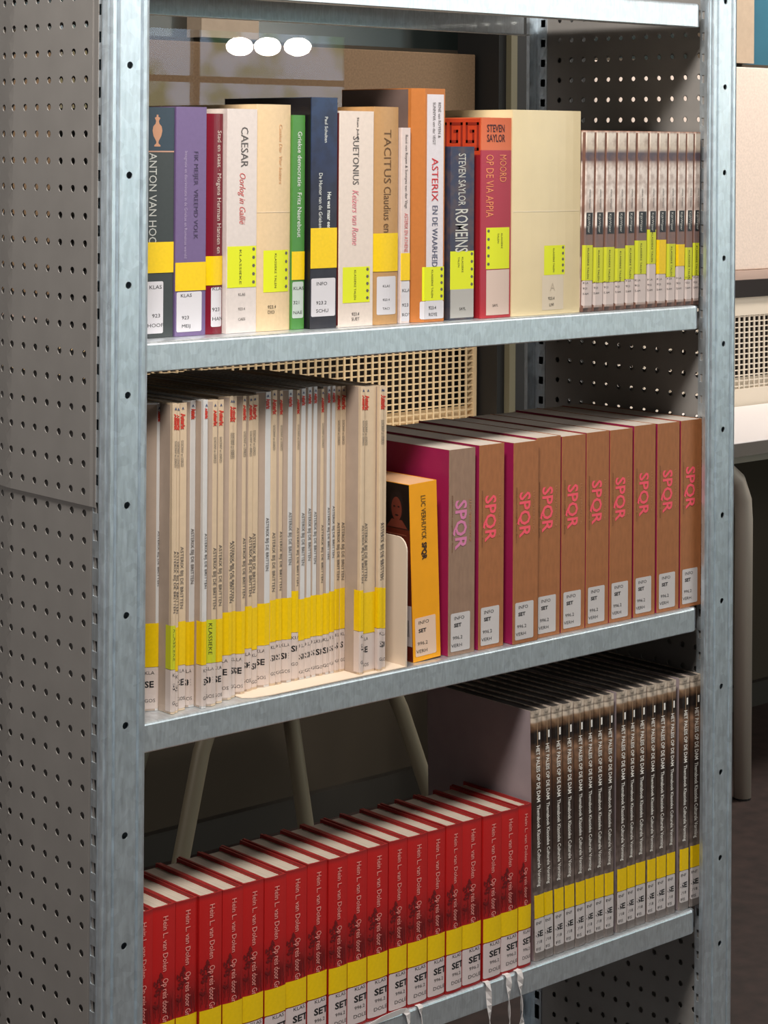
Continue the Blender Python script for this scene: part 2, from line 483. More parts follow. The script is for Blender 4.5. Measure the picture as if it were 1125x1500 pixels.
# three small glowing globe lamps hanging in the front of the room
LAMP = emit('lamp_glow', (255, 244, 226), 140)
for i, (x, y) in enumerate(((5028, -3525), (5126, -3439), (5231, -3346))):
    t = thing('pendant_lamp', '%s of three glowing oval lamps reflected above the books' % ('left', 'middle', 'right')[i], 'lamp', (x, y, 1767), 'oval pendant lamps')
    bm = bmesh.new(); bmesh.ops.create_uvsphere(bm, u_segments=24, v_segments=14, radius=.062)
    for v in bm.verts: v.co.z *= .70
    me = bpy.data.meshes.new('globe'); bm.to_mesh(me); bm.free(); link('globe', me, LAMP, t, True)
    MB().tube([(0, 0, 43), (0, 0, 1032)], 2.5, 8).build('cord', BLACK_T, t)
    MB().tube([(0, 0, 1020), (0, 0, 1033)], 40, 16).build('ceiling_rose', BLACK_T, t)

# chair with bent tube legs behind the bottom row
t = thing('tube_chair', 'pale tube-legged chair seen behind the red books', 'chair', (1000, 950, 0))
TUBE = mat('chair_tube', (140, 130, 108), 0.5, 0.15)
k = [(-275, 0, 0), (-218, 0, 232), (-178, 0, 400), (-165, 0, 432), (-140, 0, 448), (-100, 2, 452), (140, 2, 452), (176, 0, 447), (204, 0, 428), (220, 0, 398), (298, 0, 215), (385, 0, 0)]
MB().tube([(a, b, max(c, 3)) for a, b, c in k[:5]], 13, 12).build('leg', TUBE, t, True)
MB().tube([(a, b, max(c, 3)) for a, b, c in k[4:8]], 13, 12).build('seat_rail', TUBE, t, True)
MB().tube([(a, b, max(c, 3)) for a, b, c in k[7:]], 13, 12).build('leg', TUBE, t, True)
MB().tube([(8, 60, 452), (20, 50, 420), (32, 50, 412), (64, 50, 235), (104, 50, 3)], 13, 12).build('leg', TUBE, t, True)
MB().tube([(0, 330, 452), (-120, 380, 3)], 12, 12).build('leg', TUBE, t, True)
bevel(MB().box(-180, -10, 462, 230, 370, 478).build('seat', mat('chair_seat', (90, 66, 44), 0.6), t), 8, 3)
MB().tube([(-150, 360, 470), (-150, 385, 640)], 11, 10).tube([(200, 360, 470), (200, 385, 640)], 11, 10).build('back_frame', TUBE, t, True)

# ================================================================== THE SHELVING UNIT
UX = 889.9
unit = thing('metal_shelving_unit', 'galvanised steel shelving unit with perforated side panels', 'shelving', (0, 0, 0))
ZB, ZT = 0, 1790


def hole_cells(mb, u0, u1, rows, pitch, uc, r, P, rect=None, zlo=None, zhi=None, n=10):
    """a flat strip u0..u1 x z made of cells, each with one hole at (uc, z)"""
    zs = [z for z in rows]
    lo = zs[0]-pitch/2; hi = zs[-1]+pitch/2
    for z in zs:
        a, b = z-pitch/2, z+pitch/2
        if rect:
            hw, hh = rect
            vs = [(u0, a), (uc-hw, a), (uc+hw, a), (u1, a), (u0, z-hh), (uc-hw, z-hh), (uc+hw, z-hh), (u1, z-hh),
                  (u0, z+hh), (uc-hw, z+hh), (uc+hw, z+hh), (u1, z+hh), (u0, b), (uc-hw, b), (uc+hw, b), (u1, b)]
            fs = [(r_*4+c, r_*4+c+1, r_*4+c+5, r_*4+c+4) for r_ in range(3) for c in range(3) if not (r_ == 1 and c == 1)]
            mb.add([P(*v) for v in vs], fs); continue
        vs = []; m = 8
        outer = [(u1, z), (u1, b), (uc, b), (u0, b), (u0, z), (u0, a), (uc, a), (u1, a)]
        ring = [(uc+r*math.cos(q*math.pi/8), z+r*math.sin(q*math.pi/8)) for q in range(16)]
        vs = outer+ring; fs = []
        for q in range(8):
            q2 = (q+1) % 8
            fs.append((q, q2, 8+2*q2, 8+(2*q+1), 8+2*q))
        mb.add([P(*v) for v in vs], fs)
    if zlo is not None and zlo < lo: mb.add([P(u0, zlo), P(u1, zlo), P(u1, lo), P(u0, lo)], [(0, 1, 2, 3)])
    if zhi is not None and zhi > hi: mb.add([P(u0, hi), P(u1, hi), P(u1, zhi), P(u0, zhi)], [(0, 1, 2, 3)])


def strip(mb, pts):
    n = len(pts); mb.add([(x, y, ZB) for x, y in pts]+[(x, y, ZT) for x, y in pts], [(i, i+1, n+i+1, n+i) for i in range(n-1)])


def post(x0, side, back=False):
    """upright with ribbed face, round holes in the face and slots in its flange"""
    mb = MB()
    yb = 300 if back else 0
    sg = -1 if back else 1
    def Y(y): return yb+sg*y
    def X(x): return x0+x
    left = [(0, 2.5), (1.2, 1.2), (3, .8), (5, 1.6), (6, 2.2), (7.5, .2), (9, 0), (12.2, 0), (13.4, 2.8), (15.4, 2.8), (16.4, 0), (17, 0)]
    right = [(38, 0), (38.6, 0), (39.6, 2.8), (41.6, 2.8), (42.8, 0), (46, 0), (48.6, .8), (50, 2.5), (50, 8)]
    strip(mb, [(X(8), Y(7)), (X(46), Y(7))])
    strip(mb, [(X(a), Y(b)) for a, b in left]); strip(mb, [(X(a), Y(b)) for a, b in right])
    rows = [-0.28+1373.28-1300+100*k for k in range(0, 18)]
    rows = [73.28+100*k for k in range(0, 17)]
    hole_cells(mb, X(17), X(38), rows, 100, X(27.5), 3.3, lambda u, z: (u, Y(0), z), zlo=ZB, zhi=ZT)
    # slotted flange
    sr = [(57.6 if side else 48)+25*k for k in range(0, 69)]
    if side: strip(mb, [(X(50), Y(8)), (X(50), Y(27)), (X(38.2), Y(27))])  # closing strips, here and below, added to keep light out of the slots
    else: strip(mb, [(X(1.6), Y(13.6)), (X(44), Y(13.6)), (X(44), Y(3))])
    if side:    # its slotted flange stands set back beside the side panel
        strip(mb, [(X(0), Y(2.5)), (X(0), Y(7)), (X(13.1), Y(7)), (X(13.1), Y(13))])
        hole_cells(mb, Y(13), Y(25), sr, 25, Y(18.5), 0, lambda u, z: (X(13.1), u, z), rect=(3.8, 4.6), zlo=ZB, zhi=ZT)
    else:
        hole_cells(mb, Y(2.5), Y(13.2), sr, 25, Y(8.2), 0, lambda u, z: (X(0), u, z), rect=(3.8, 5), zlo=ZB, zhi=ZT)
    o = mb.build('post', STEEL, unit, fix=True); solidify(o, 1.3, 0)
    return o


for (x, bk) in ((0, False), (UX-50, False), (0, True), (UX-50, True)): post(x, x > 100, bk)
def perf_sheet(x, name='side_panel'):
    """two stacked perforated sheets with a seam between, and flat margins"""
    P0 = 20.6; y0 = 27.4; ncol = 12
    low_top = 1373.28-37.7+5-25*14.5
    ys = 8 if x < 0 else 25.5 if x < 860 and x > 100 else 14
    for seg in (0, 1):
        mb = MB()
        def P(u, z, seg=seg): return (x+seg*1.3+(max(0, u-155)*.14 if x < 0 else 0), u, z)  # outer left sheet tilts inward at the rear, shaped to darken that strip
        if seg == 0:   # upper
            rows = [1373.28-37.7-25*k for k in range(14, -16, -1)]
            zlo, zhi = None, 1760
        else:
            rows = [1373.28-37.7+5-25*k for k in range(49, 14, -1)]
            zlo, zhi = 60, None
        for c in range(ncol):
            yc = y0+P0*c
            hole_cells(mb, yc-P0/2, yc+P0/2, rows, 25, yc, 3.35, P, zlo=zlo, zhi=zhi)
        ya = y0-P0/2; yb = y0+P0*(ncol-.5)
        a_ = rows[0]-12.5 if zlo is None else zlo; b_ = rows[-1]+12.5 if zhi is None else zhi
        mb.add([P(ys, a_), P(ya, a_), P(ya, b_), P(ys, b_)], [(0, 1, 2, 3)])
        mb.add([P(yb, a_), P(288, a_), P(288, b_), P(yb, b_)], [(0, 1, 2, 3)])
        bm = bmesh.new(); me = mb.mesh(name, PANEL); bm.from_mesh(me)
        bmesh.ops.remove_doubles(bm, verts=bm.verts, dist=1e-5); bmesh.ops.recalc_face_normals(bm, faces=bm.faces)
        bm.to_mesh(me); bm.free()
        o = link(name, me, PANEL, unit); solidify(o, 1.0)


for x in (-.9, 25.3, UX-36, UX-13): perf_sheet(x)


def shelf_board(z):
    mb = MB(); y0, y1 = 8.3, 292; xa, xb = 34, UX-38; h = 27
    prof = [(y0+14, z-h+1), (y0+14, z-h), (y0+.6, z-h), (y0, z-h+.8), (y0, z-2.4), (y0+.35, z-1.2), (y0+1.2, z-.35), (y0+2.4, z), (y1-1.6, z), (y1, z-1.6), (y1, z-h), (y1-14, z-h), (y1-14, z-h+1)]
    # section as a thin folded sheet
    n = len(prof); xl, xr = 51.5, 828
    mb.add([(xl, a, b) for a, b in prof]+[(xr, a, b) for a, b in prof], [(i, i+1, n+i+1, n+i) for i in range(n-1)])
    mb.add([(xa, 32, z-.6), (xl, 32, z-.6), (xl, y1-32, z-.6), (xa, y1-32, z-.6)], [(0, 1, 2, 3)])
    o = mb.build('shelf', LIP, unit); solidify(o, .8, 0)
    for (x, s_) in ((xl, -1), (xr, 1)):   # folded corner ends of the lip
        e_ = MB(); x2 = x+s_*9.5
        e_.add([(x, y0+.2, z-h+.5), (x2-s_*4, y0+3, z-h+.5), (x2, y0+14, z-h+.5), (x, y0+.2, z-1.2), (x2-s_*4, y0+3, z-1.2), (x2, y0+14, z-1.2)], [(0, 1, 4, 3), (1, 2, 5, 4)])
        e_.add([(x, y0+1, z-.8), (x2-s_*4, y0+4, z-.8), (x2, y0+14, z-.8), (x, y0+24, z-.8)], [(0, 1, 2, 3)])
        solidify(e_.build('lip_end', LIP, unit), .8)


ZS = [1468.8, 1118.8, 768.8, 418.8, 68.8]
for z in ZS: shelf_board(z)

# ================================================================== TOP ROW OF MIXED BOOKS
z1 = ZS[1]+.7
ROWA = 'mixed library books on the upper shelf'


def cov(name, c, rough=.4, v=.04): return mat(name, c, rough, vary=v, scale=220)


def B(x, y, th, h, D, label, cover, **kw):
    return Book('book', label, 'book', x, y, z1, th, D, h, cover, **kw)


# 1 dark grey with vase
b = B(72, 40, 35, 217, 150, 'dark grey book with a small orange vase on its spine, beside the left post', cov('dark_slate', (58, 62, 62)))
b.patch('vase_panel', cov('vase_panel_blue', (48, 62, 74)), 176, 217)
mb = MB(); vp = [(-1.5, 4), (-3.5, 4), (-3.6, 5.2), (-1.2, 7), (-1.4, 9), (-4.5, 14), (-5.6, 19), (-4.8, 23), (-2.2, 25.5), (-1.6, 28), (-3.2, 31), (-1, 32), (-1, 34)]
pts = vp+[(-a, z) for a, z in reversed(vp)]
mb.add([(15+a, -.35, 176+z) for a, z in pts], [tuple(range(len(pts)))])
mb.build('vase_print', mat('vase_orange', (190, 140, 110), .6), b.o, fix=False)
b.patch('rule', mat('rule_peach', (180, 140, 120), .6), 174.6, 176)
b.text('ANTON VAN HOOFF', mat('pale_print', (196, 196, 190), .5), 12.5, 6, 174, fit=96)
b.patch('yellow_band', YEL, 61, 90)
b.label(4, 53, 2, 23, [('  KLAS', 42, 5, 0), ('    923', 15, 5, 0), (' HOOF', 6, 5, 0)])
# 2 purple
b = B(107.6, 38, 36, 218, 150, 'purple book second from the left post, yellow band low on its spine', cov('purple_cover', (112, 92, 134)))
b.text('FIK MEIJER  VREEMD VOLK', mat('dark_violet_print', (74, 60, 92), .6), 7, 21, 176, fit=84)
b.text('Integratie en discriminatie in de Griekse en Romeinse wereld', mat('pale_violet_print', (176, 160, 190), .6), 4.8, 10, 176, fit=102)
b.patch('yellow_band', YEL, 43, 70)
b.label(4, 42, 1.5, 31, [('  KLAS', 33, 4.6, 0), ('   923', 12, 4.6, 0), ('   MEIJ', 4, 4.6, 0)])
# 3 dark red
b = B(144.6, 38, 20.2, 212, 145, 'narrow dark red book with cream lettering, right of the purple book', cov('dark_red_cover', (116, 22, 40), .3), kind='round', b=2.5)
b.text('Stad en staat · Mogens Herman Hansen en Fi', mat('cream_print', (216, 200, 190), .5), 8, 12, 196, fit=125)
b.patch('yellow_band', YEL, 47, 75)
b.label(7, 45, 5.5, 19, [('KLA', 35, 5, 0), ('923', 15, 5, 0), ('HAN', 6, 5, 0)])
# 4 white, red script
b = B(165.4, 34, 36.6, 217, 140, 'white book with grey capitals and red script, neon yellow sticker', cov('ivory_cover', (216, 204, 198)))
b.text('CAESAR', GREY_T, 12.5, 16.5, 200, fit=39.5)
b.text('Oorlog in Gallië', mat('coral_print', (206, 100, 98), .6), 10.5, 15, 156, shear=.35, fit=51)
b.neon(44, 84, .6, 35.8, 'right', 'KLASSIEKE', False)
b.text('KLAS', GREY_T, 3.8, 14, 36, down=False); b.text('923.4', GREY_T, 3.8, 14, 22, down=False); b.text('CAES', GREY_T, 3.8, 14, 12, down=False)
# 5 beige
b = B(202.4, 33, 42.6, 222, 190, 'plain beige book with faint orange lettering, left of the green book', cov('beige_cover', (222, 194, 154), .45), kind='round', b=3)
b.text('Cassius Dio  Vier keizers', mat('faint_orange', (214, 160, 112), .6), 6, 26, 203, shear=.2, fit=59)
b.patch('tape_edge', mat('tape_clear', (230, 206, 172), .25), 116, 117, .5, 42)
b.neon(38, 79, 8, 40, 'right', 'KLASSIEKE TALEN')
b.text('923.4', BLACK_T, 4.6, 13, 22, down=False); b.text('DIO', BLACK_T, 4.6, 13, 17, down=False)
# 6 green
b = B(245.4, 33, 16.2, 212, 140, 'narrow green book with white lettering', cov('green_cover', (74, 134, 60)))
b.text('Griekse democratie · Fritz Naerebout', mat('white_print', (226, 228, 222), .5), 7.5, 6.5, 196, fit=105)
b.patch('yellow_band', YEL, 49, 77)
b.label(11, 47, .6, 14.6, [('KLAS', 28, 4.6, 0), ('321', 14, 4.6, 0), ('NAE', 4, 4.6, 0)], m=mat('label_greenish', (190, 200, 192), .4))
# 7 dark blue tall
b = B(263.6, 26, 34, 230, 142, 'tall dark navy book with white lettering and a wide yellow band', zmat('navy_cover', 230, [(0, (44, 42, 48)), (120, (46, 48, 62)), (170, (40, 52, 84)), (230, (48, 66, 96))], noise=.5, nscale=60, dark=(30, 32, 44)))
MB().box(-.3, 1, .5, -.05, 141, 229.5).build('left_cover', mat('black_board', (24, 22, 26), .4), b.o)
b.text('Paul Schulten', mat('white_print', (226, 228, 222), .5), 5.6, 17, 211, fit=26)
b.text('De Humor van de Grieken', MATS['white_print'], 6.5, 10, 155, fit=55)
b.text('Het was maar een', MATS['white_print'], 6.8, 21, 136, fit=37, bold=.12)
b.patch('yellow_band', YEL, 60, 100)
b.label(12, 50, .8, 32, [('   INFO', 31, 4.8, 0), ('   923.2', 12, 4.8, 0), ('   SCHU', 4, 4.8, 0)])
# 8 white, pink script
b = B(298.6, 24, 45.6, 217, 140, 'wide cream book with pink script, just left of the tan book', cov('cream_cover', (222, 206, 194)))
MB().box(-.35, 1, 2, -.05, 138, 215).build('left_cover', cov('maroon_cover', (96, 34, 34)), b.o)
b.text('SUETONIUS', GREY_T, 11.5, 17.5, 192, fit=49)
b.text('Keizers van Rome', mat('pink_print', (224, 138, 148), .6), 12, 17, 138, shear=.3, fit=56)
b.text('Stan Julan', BLACK_T, 4, 22.5, 211, fit=23)
b.neon(24, 60, 5, 41, 'right')
b.text('923.4', BLACK_T, 4.6, 17, 11, down=False); b.text('SUET', BLACK_T, 4.6, 17, 6, down=False)
# 9 tan
b = B(345, 24, 34, 222, 150, 'tan book with tall dark lettering and a yellow band', cov('tan_cover', (186, 142, 92), .4), kind='round', b=2)
b.text('TACITUS', mat('brown_print', (104, 74, 44), .6), 14, 13, 199, fit=55)
b.text('Claudius en', MATS['brown_print'], 14, 13, 141, fit=47)
b.patch('yellow_band', YEL, 54, 93)
b.label(10, 49, 5, 31, [('     KLAS', 28, 3.4, 0), ('     923.4', 14, 3.4, 0), ('     TACI', 5, 3.4, 0)])
# 10 thin
b = B(382, 24, 12.6, 201, 200, 'thin white booklet between the tan book and the tall orange-edged volume', cov('pinkish_white', (216, 198, 192)))
b.text('René van Royen & Sunnyva van der Vegt', GREY_T, 5, 5, 194, fit=76)
b.text('ASTERIX EN ATHENE', mat('coral_print', (206, 100, 98), .6), 7, 4.4, 113, fit=40)
b.patch('yellow_band', YEL, 44, 72)
b.label(2, 43, .5, 12, [('KLA', 30, 4.8, 0), ('923', 15, 4.8, 0), ('ROY', 5, 4.8, 0)])
# 11 tall orange-edged
b = B(398, 20, 41.5, 242, 118, 'tallest book on the upper shelf, white spine panel edged in orange', cov('orange_cloth', (186, 112, 52), .5), kind='cham', cf=.3, cd=9)
MB().box(-.35, 12, 1, -.05, 117, 241).build('left_cover', cov('greybrown_cover', (108, 90, 84)), b.o)
b.patch('spine_panel', cov('panel_white', (218, 210, 214)), 8, 236, 15.5, 39.2, off=.1)
b.text('RENÉ van ROYEN &', GREY_T, 5.4, 31, 228, off=.5, fit=37); b.text('SUNNYVA van der VEGT', GREY_T, 5.4, 23.5, 228, off=.5, fit=44)
b.text('ASTERIX', mat('red_print', (206, 48, 54), .6), 13, 22.5, 170, off=.5, fit=45)
b.text('EN DE WAARHEID', mat('slate_print', (82, 86, 112), .6), 11, 23.5, 121, off=.5, fit=64)
b.neon(22, 57, 11, 40.5, 'right', 'KLASSIEKE TALEN')
b.patch('call_number_label', WHITE_L, 3, 21.5, 9, 40.5); b.text('923.4', BLACK_T, 4.8, 19, 13, down=False, off=.5); b.text('ROYE', BLACK_T, 4.8, 19, 6, down=False, off=.5)
# 12 navy with silver lettering
b = B(449.7, 22, 34.4, 182, 120, 'short dark blue book with silver lettering and neon sticker', zmat('blue_mottled', 182, [(0, (60, 62, 74)), (90, (62, 64, 82)), (182, (52, 58, 84))], noise=.6, nscale=90, dark=(96, 78, 74)))
SIL = mat('silver_print', (206, 204, 196), .4)
b.text('STEVEN SAYLOR', SIL, 15, 11, 175, fit=55)
b.text('ROMEINS', SIL, 26, 7, 117, fit=46, bold=.15)
b.patch('grey_tape', mat('grey_tape', (176, 172, 166), .4), 2, 32, .4, 34)
b.neon(32, 72, .2, 34.2, 'right', two=True)
b.text('SAYL', BLACK_T, 4.2, 13, 10, down=False, off=.5)
# 13 red and orange
b = B(491.5, 18, 44.5, 213, 130, 'red and orange book with a greek key pattern, left of the wide cream book', zmat('crimson_cover', 213, [(0, (176, 44, 52)), (40, (170, 50, 66)), (178, (172, 56, 74)), (178.5, (214, 112, 74)), (213, (208, 100, 60))]), kind='round', b=1.5)
lc = MB().box(-.35, 3, 1, -.05, 129, 212).build('left_cover', zmat('key_cover', 213, [(0, (150, 26, 36)), (173, (140, 24, 34)), (173.5, (190, 62, 30)), (213, (184, 60, 30))]), b.o)
key = MB()
for kx in range(5):          # greek key on the left cover
    y0 = 5+kx*25
    for (a, c_, a2, c2) in ((0, 0, 20, 3), (0, 0, 3, 30), (0, 27, 20, 30), (17, 8, 20, 30), (7, 8, 20, 11), (7, 8, 10, 22), (7, 19, 14, 22)):
        key.box(-.6, y0+a, 178+c_, -.36, y0+a2, 178+c2)
key.build('key_pattern', mat('key_dark', (132, 36, 22), .5), b.o)
b.text('STEVEN', mat('dark_red_print', (70, 24, 30), .5), 11, 7, 198, down=False, fit=26, bold=.2); b.text('SAYLOR', MATS['dark_red_print'], 11, 7, 187.5, down=False, fit=27, bold=.2)
OR = mat('orange_print', (230, 140, 92), .5)
b.text('MOORD', OR, 15, 26, 174, fit=29.5); b.text('OP DE VIA APPIA', OR, 15, 6.5, 174, fit=67)
b.neon(52, 96, 7, 42, 'left', two=True)
b.patch('grey_tape', mat('pink_label', (214, 190, 176), .5), 3, 51, 7.5, 42)
b.text('SAYL', BLACK_T, 3.8, 16, 12, down=False, off=.5)
# 14 wide cream
b = B(537, 15, 106, 222, 110, 'very wide plain cream book, left of the row of thin booklets', mat('cream_wide', (222, 202, 160), .28, vary=.03, scale=30), t=1.5, inset=1, kind='round', b=3.5)
b.patch('tape_edge', mat('tape_cream', (232, 214, 180), .2), 112, 113, 1, 104)
b.neon(43, 75, 46, 79, 'right')
b.patch('call_number_label', mat('label_cream', (216, 200, 176), .5), 5, 42.8, 43, 77)
b.text('A', mat('faint_grey', (196, 180, 158), .6), 12, 55, 26, down=False, off=.5)
b.text('923.4', BLACK_T, 4.6, 52, 16, down=False, off=.5); b.text('LIVI', BLACK_T, 4.6, 54, 9, down=False, off=.5)

# ---- twelve thin booklets
XC = [(645.3, 17.1), (662.8, 16.5), (679.7, 18.2), (698.3, 17), (715.6, 15.5), (731.5, 20.2), (752.1, 15.8), (768.3, 17), (785.6, 16.2), (802.2, 15.6), (818.1, 13.4), (831.9, 12)]
cm = zmat('booklet_print', 201, [(0, (60, 46, 42)), (4, (60, 46, 42)), (6, (196, 176, 166)), (60, (198, 180, 172)), (62, (124, 104, 100)), (92, (120, 98, 94)), (96, (234, 222, 212)), (130, (238, 226, 216)), (164, (228, 214, 204)), (168, (92, 80, 88)), (176, (92, 80, 88)), (181, (206, 190, 172)), (198, (228, 216, 202)), (201, (170, 120, 98))], noise=.6, nscale=75, dark=(140, 104, 90))
brn = mat('booklet_cover_brown', (120, 84, 70), .5, vary=.25, scale=70)
KBLK = mat('badge_black', (42, 44, 48), .5)
stick = [(35,74,0),(32,71,0),(32,71,0),(32,69,0),(34,72,0),(39,77,0),(50,89,0),(38,77,1),(34,72,0),(46,71,1),(30,67,0),(34,72,0)]
for i, ((x, th), (s0, s1, yl)) in enumerate(zip(XC, stick)):
    th -= .5
    lean_ = .9-.03*i
    b = Book('booklet', 'thin brown-and-cream booklet, %s of twelve from the wide cream book' % ORD[i], 'book', x-2.4, 15.2, z1, th, 190, 201, cm,
             kind='cham', cf=.22, cd=4, group='thin booklets on the upper shelf', lean=-lean_)
    b.patch('cover_edge', brn, .5, 199, 0, th*.17, off=.1)
    MB().box(-.3, 5, 1, -.05, 189, 200).build('left_cover', brn, b.o)
    a = th*.3
    b.patch('badge', KBLK, 86, 110, a, th-1.6, off=.25)
    b.text('KijkWijzer', SIL, 5.4, a+2.4, 108.5, fit=21, off=.4)
    b.text('GRIEKEN · ROMEINEN', GREY_T, 3.2, a+4, 136, fit=22)
    b.patch('yellow_band' if yl else 'subject_sticker', YEL if yl else mat('neon_dull', (204, 206, 44), .5), s0, s1, 1, th-.5)
    if not yl: b.text('KLASSIEKE TALEN', BLACK_T, 4, th*.45, s1-3, fit=34)
    b.label(7, s0-.4, 1, th-.6, [('KLA', 24, 3.2, 0), ('923', 18, 3.2, 0), ('SAM', 12, 3.2, 0)], m=mat('label_pinkish', (206, 190, 184), .5))

# ================================================================== MIDDLE SHELF: SCHOOL COMICS
z2 = ZS[2]+.7
CB = [(76.4, 36, 13.6, 289, 0.73, 1), (90.3, 16.0, 4.7, 290, 0.1, 0), (95.3, 18.0, 4.3, 289, 0.0, 0), (100.0, 22.0, 10.9, 289, 0.24, 0), (111.2, 26.0, 13.0, 290, 0.5, 1), (124.5, 14, 5.0, 291, 0.1, 1), (129.9, 16, 12.4, 290, 0.54, 0), (142.5, 20, 10.5, 289, 0.37, 0), (153.3, 24, 13.8, 291, 0.67, 0), (167.4, 28, 7.3, 290, 0.0, 0), (175.0, 30, 12.8, 289, 0.62, 0), (188.1, 34, 11.2, 288, 0.5, 0), (199.6, 36, 8.0, 288, 0.0, 0), (208.0, 36, 15.0, 290, 0.53, 1), (223.3, 36, 7.4, 291, 0.11, 0), (231.0, 36, 7.0, 290, 0.35, 0), (238.3, 36, 12.3, 290, 0.52, 1), (250.9, 36, 8.4, 289, 0.5, 0), (259.6, 36, 7.6, 290, 0.22, 1), (267.5, 36, 7.6, 291, 0.28, 1), (275.4, 36, 6.8, 291, 0.25, 1), (282.5, 36, 8.6, 288, 0.5, 0), (291.4, 36, 7.8, 290, 0.44, 1), (299.5, 36, 6.4, 290, 0.27, 1), (306.2, 36, 6.5, 289, 0.2, 0), (313.0, 36, 7.0, 289, 0.06, 0), (320.2, 13.1, 4.7, 290, 0.1, 0), (325.2, 17.1, 18.5, 289, 0.14, 0), (344.2, 12, 4.7, 289, 0.1, 0), (349.2, 16, 8.0, 288, 0.0, 0)]
CREAM = mat('comic_cream', (214, 190, 160), .55, vary=.04, scale=90)
CWHITE = mat('comic_white', (212, 210, 208), .5, vary=.03, scale=90)
CSIDE = mat('comic_side', (178, 158, 142), .6, vary=.05, scale=60)
REDP = mat('comic_red', (204, 60, 44), .6)
BLUEB = mat('tiny_blue', (70, 84, 120), .6)
rnd = random.Random(3)
for i, (x, y, th, h, cf, wh) in enumerate(CB):
    onbase = x >= 175
    cl = 'white-spined' if wh else 'cream-spined'
    if i < 15: pos = '%s from the left post' % ORD[i]
    else: pos = '%s from the bookend' % ORD[29-i]
    odd = {1: ' and neon yellow sticker', 6: ' and neon yellow sticker', 17: ' with its yellow band set high'}.get(i, '')
    b = Book('comic_album', '%s school comic album%s, %s' % (cl, odd, pos), 'book', x, y, z2+(1.2 if onbase else 0), th, 205, h-(1 if onbase else 0),
             CWHITE if wh else CREAM, kind='cham', cf=cf, cd=5, group='comic albums on the middle shelf', pages=mat('comic_pages', (150, 136, 120), .9))
    left = th*cf
    if left > 1.5: b.patch('cover_edge', CSIDE, .3, h-1.5, 0, left, off=.1)
    MB().box(-.25, 4+min(5, left*.55), .5, -.02, 204, h-1.5).build('left_cover', CSIDE, b.o)
    w = th-left
    lx = left+.5
    b.text('A', BLUEB, 3, lx+w*.2, h-6, down=False, bold=.2)
    b.text('Asterix', REDP, min(7, w*1.1), lx+.4, h-8-(0 if wh else 2), fit=10 if wh else 15, bold=.35)
    if not wh: b.text('GOSCINNY en UDERZO', GREY_T, min(4, w*.8), lx+.8, h-35, fit=25)
    b.text('ASTERIX BIJ DE BRITTEN', GREY_T, min(5.2, w*.9), lx+.8, 170-rnd.random()*5-(0 if wh else 16), fit=52 if wh else 58)
    j = rnd.uniform(-2.5, 2.5)
    neon = i in (1, 6)
    if i == 17: j = 7
    b.patch('subject_sticker' if neon else 'yellow_band', MATS['neon_dull'] if neon else YEL, 41+j, 82+j, .2, th-.3, off=.25, left=9 if i in (1, 5, 26, 28) else 0)
    if neon: b.text('KLASSIEKE', BLACK_T, 4.4, th*.35, 79+j, fit=30)
    L = b.patch('call_number_label', mat('label_comic', (212, 196, 188), .5), 2, 40.5+j, .2, th-.3, off=.25, left=9 if i in (1, 5, 26, 28) else 0)
    nn = 2 if th > 7 else 1
    b.text('KLAS'[:nn+1], BLACK_T, 4.6, .8, 34+j, down=False, parent=L)
    b.text('SET'[:nn], BLACK_T, 8.2, .8, 22+j, down=False, bold=.25, parent=L)
    b.text('GOSC'[:nn+1], BLACK_T, 4.6, .8, 8+j, down=False, parent=L)
# bookend: base plate and rounded upright
t = thing('bookend', 'cream metal bookend right of the comic albums', 'bookend', (176, 9.5, z2), None)
bp = [(0, 10), (10, 3), (30, 0), (205, 0), (205, 130), (0, 130)]
BE = mat('bookend_cream', (222, 204, 184), .4)
MB().extr(bp, 'z', 0, 1.0).build('base', BE, t)
up = [(0, 1.05), (0, 118)]+[(14-14*math.cos(a), 118+14*math.sin(a)) for a in [k*math.pi/12 for k in range(1, 7)]]+[(130, 132), (130, 1.05)]
MB().extr(up, 'x', 203.4, 205).build('upright', BE, t)

# ---- orange paperback with portrait
b = Book('paperback', 'orange paperback with a dark portrait cover, leaning beside the bookend', 'book', 398.8, 19, z2, 38.5, 125, 184,
         mat('orange_paper', (244, 164, 8), .45, vary=.03), lean=2.4, pages=mat('orange_pages', (206, 160, 120), .8))
lc = MB().box(-.4, .5, .5, -.05, 124, 183.5).build('left_cover', zmat('dark_portrait_cover', 184, [(0, (92, 22, 12)), (24, (96, 26, 14)), (136, (84, 30, 18)), (137, (22, 14, 12)), (183, (26, 14, 10))], rough=.35), b.o)
MB().box(-.7, 1, 16, -.42, 70, 58).build('barcode_label', mat('barcode_paper', (186, 174, 176), .5), b.o)
bc = MB(); rb = random.Random(5); yy = 5
while yy < 27:
    w_ = rb.choice([.8, 1.4, .6]); bc.box(-.9, yy, 26, -.71, yy+w_, 43); yy += w_+rb.choice([.7, 1.1])
bc.build('barcode', BLACK_T, b.o)


def disc(mb, yc, zc, ry, rz, x, n=20):
    mb.add([(x, yc+ry*math.cos(a), zc+rz*math.sin(a)) for a in [2*math.pi*k_/n for k_ in range(n)]], [tuple(range(n))])


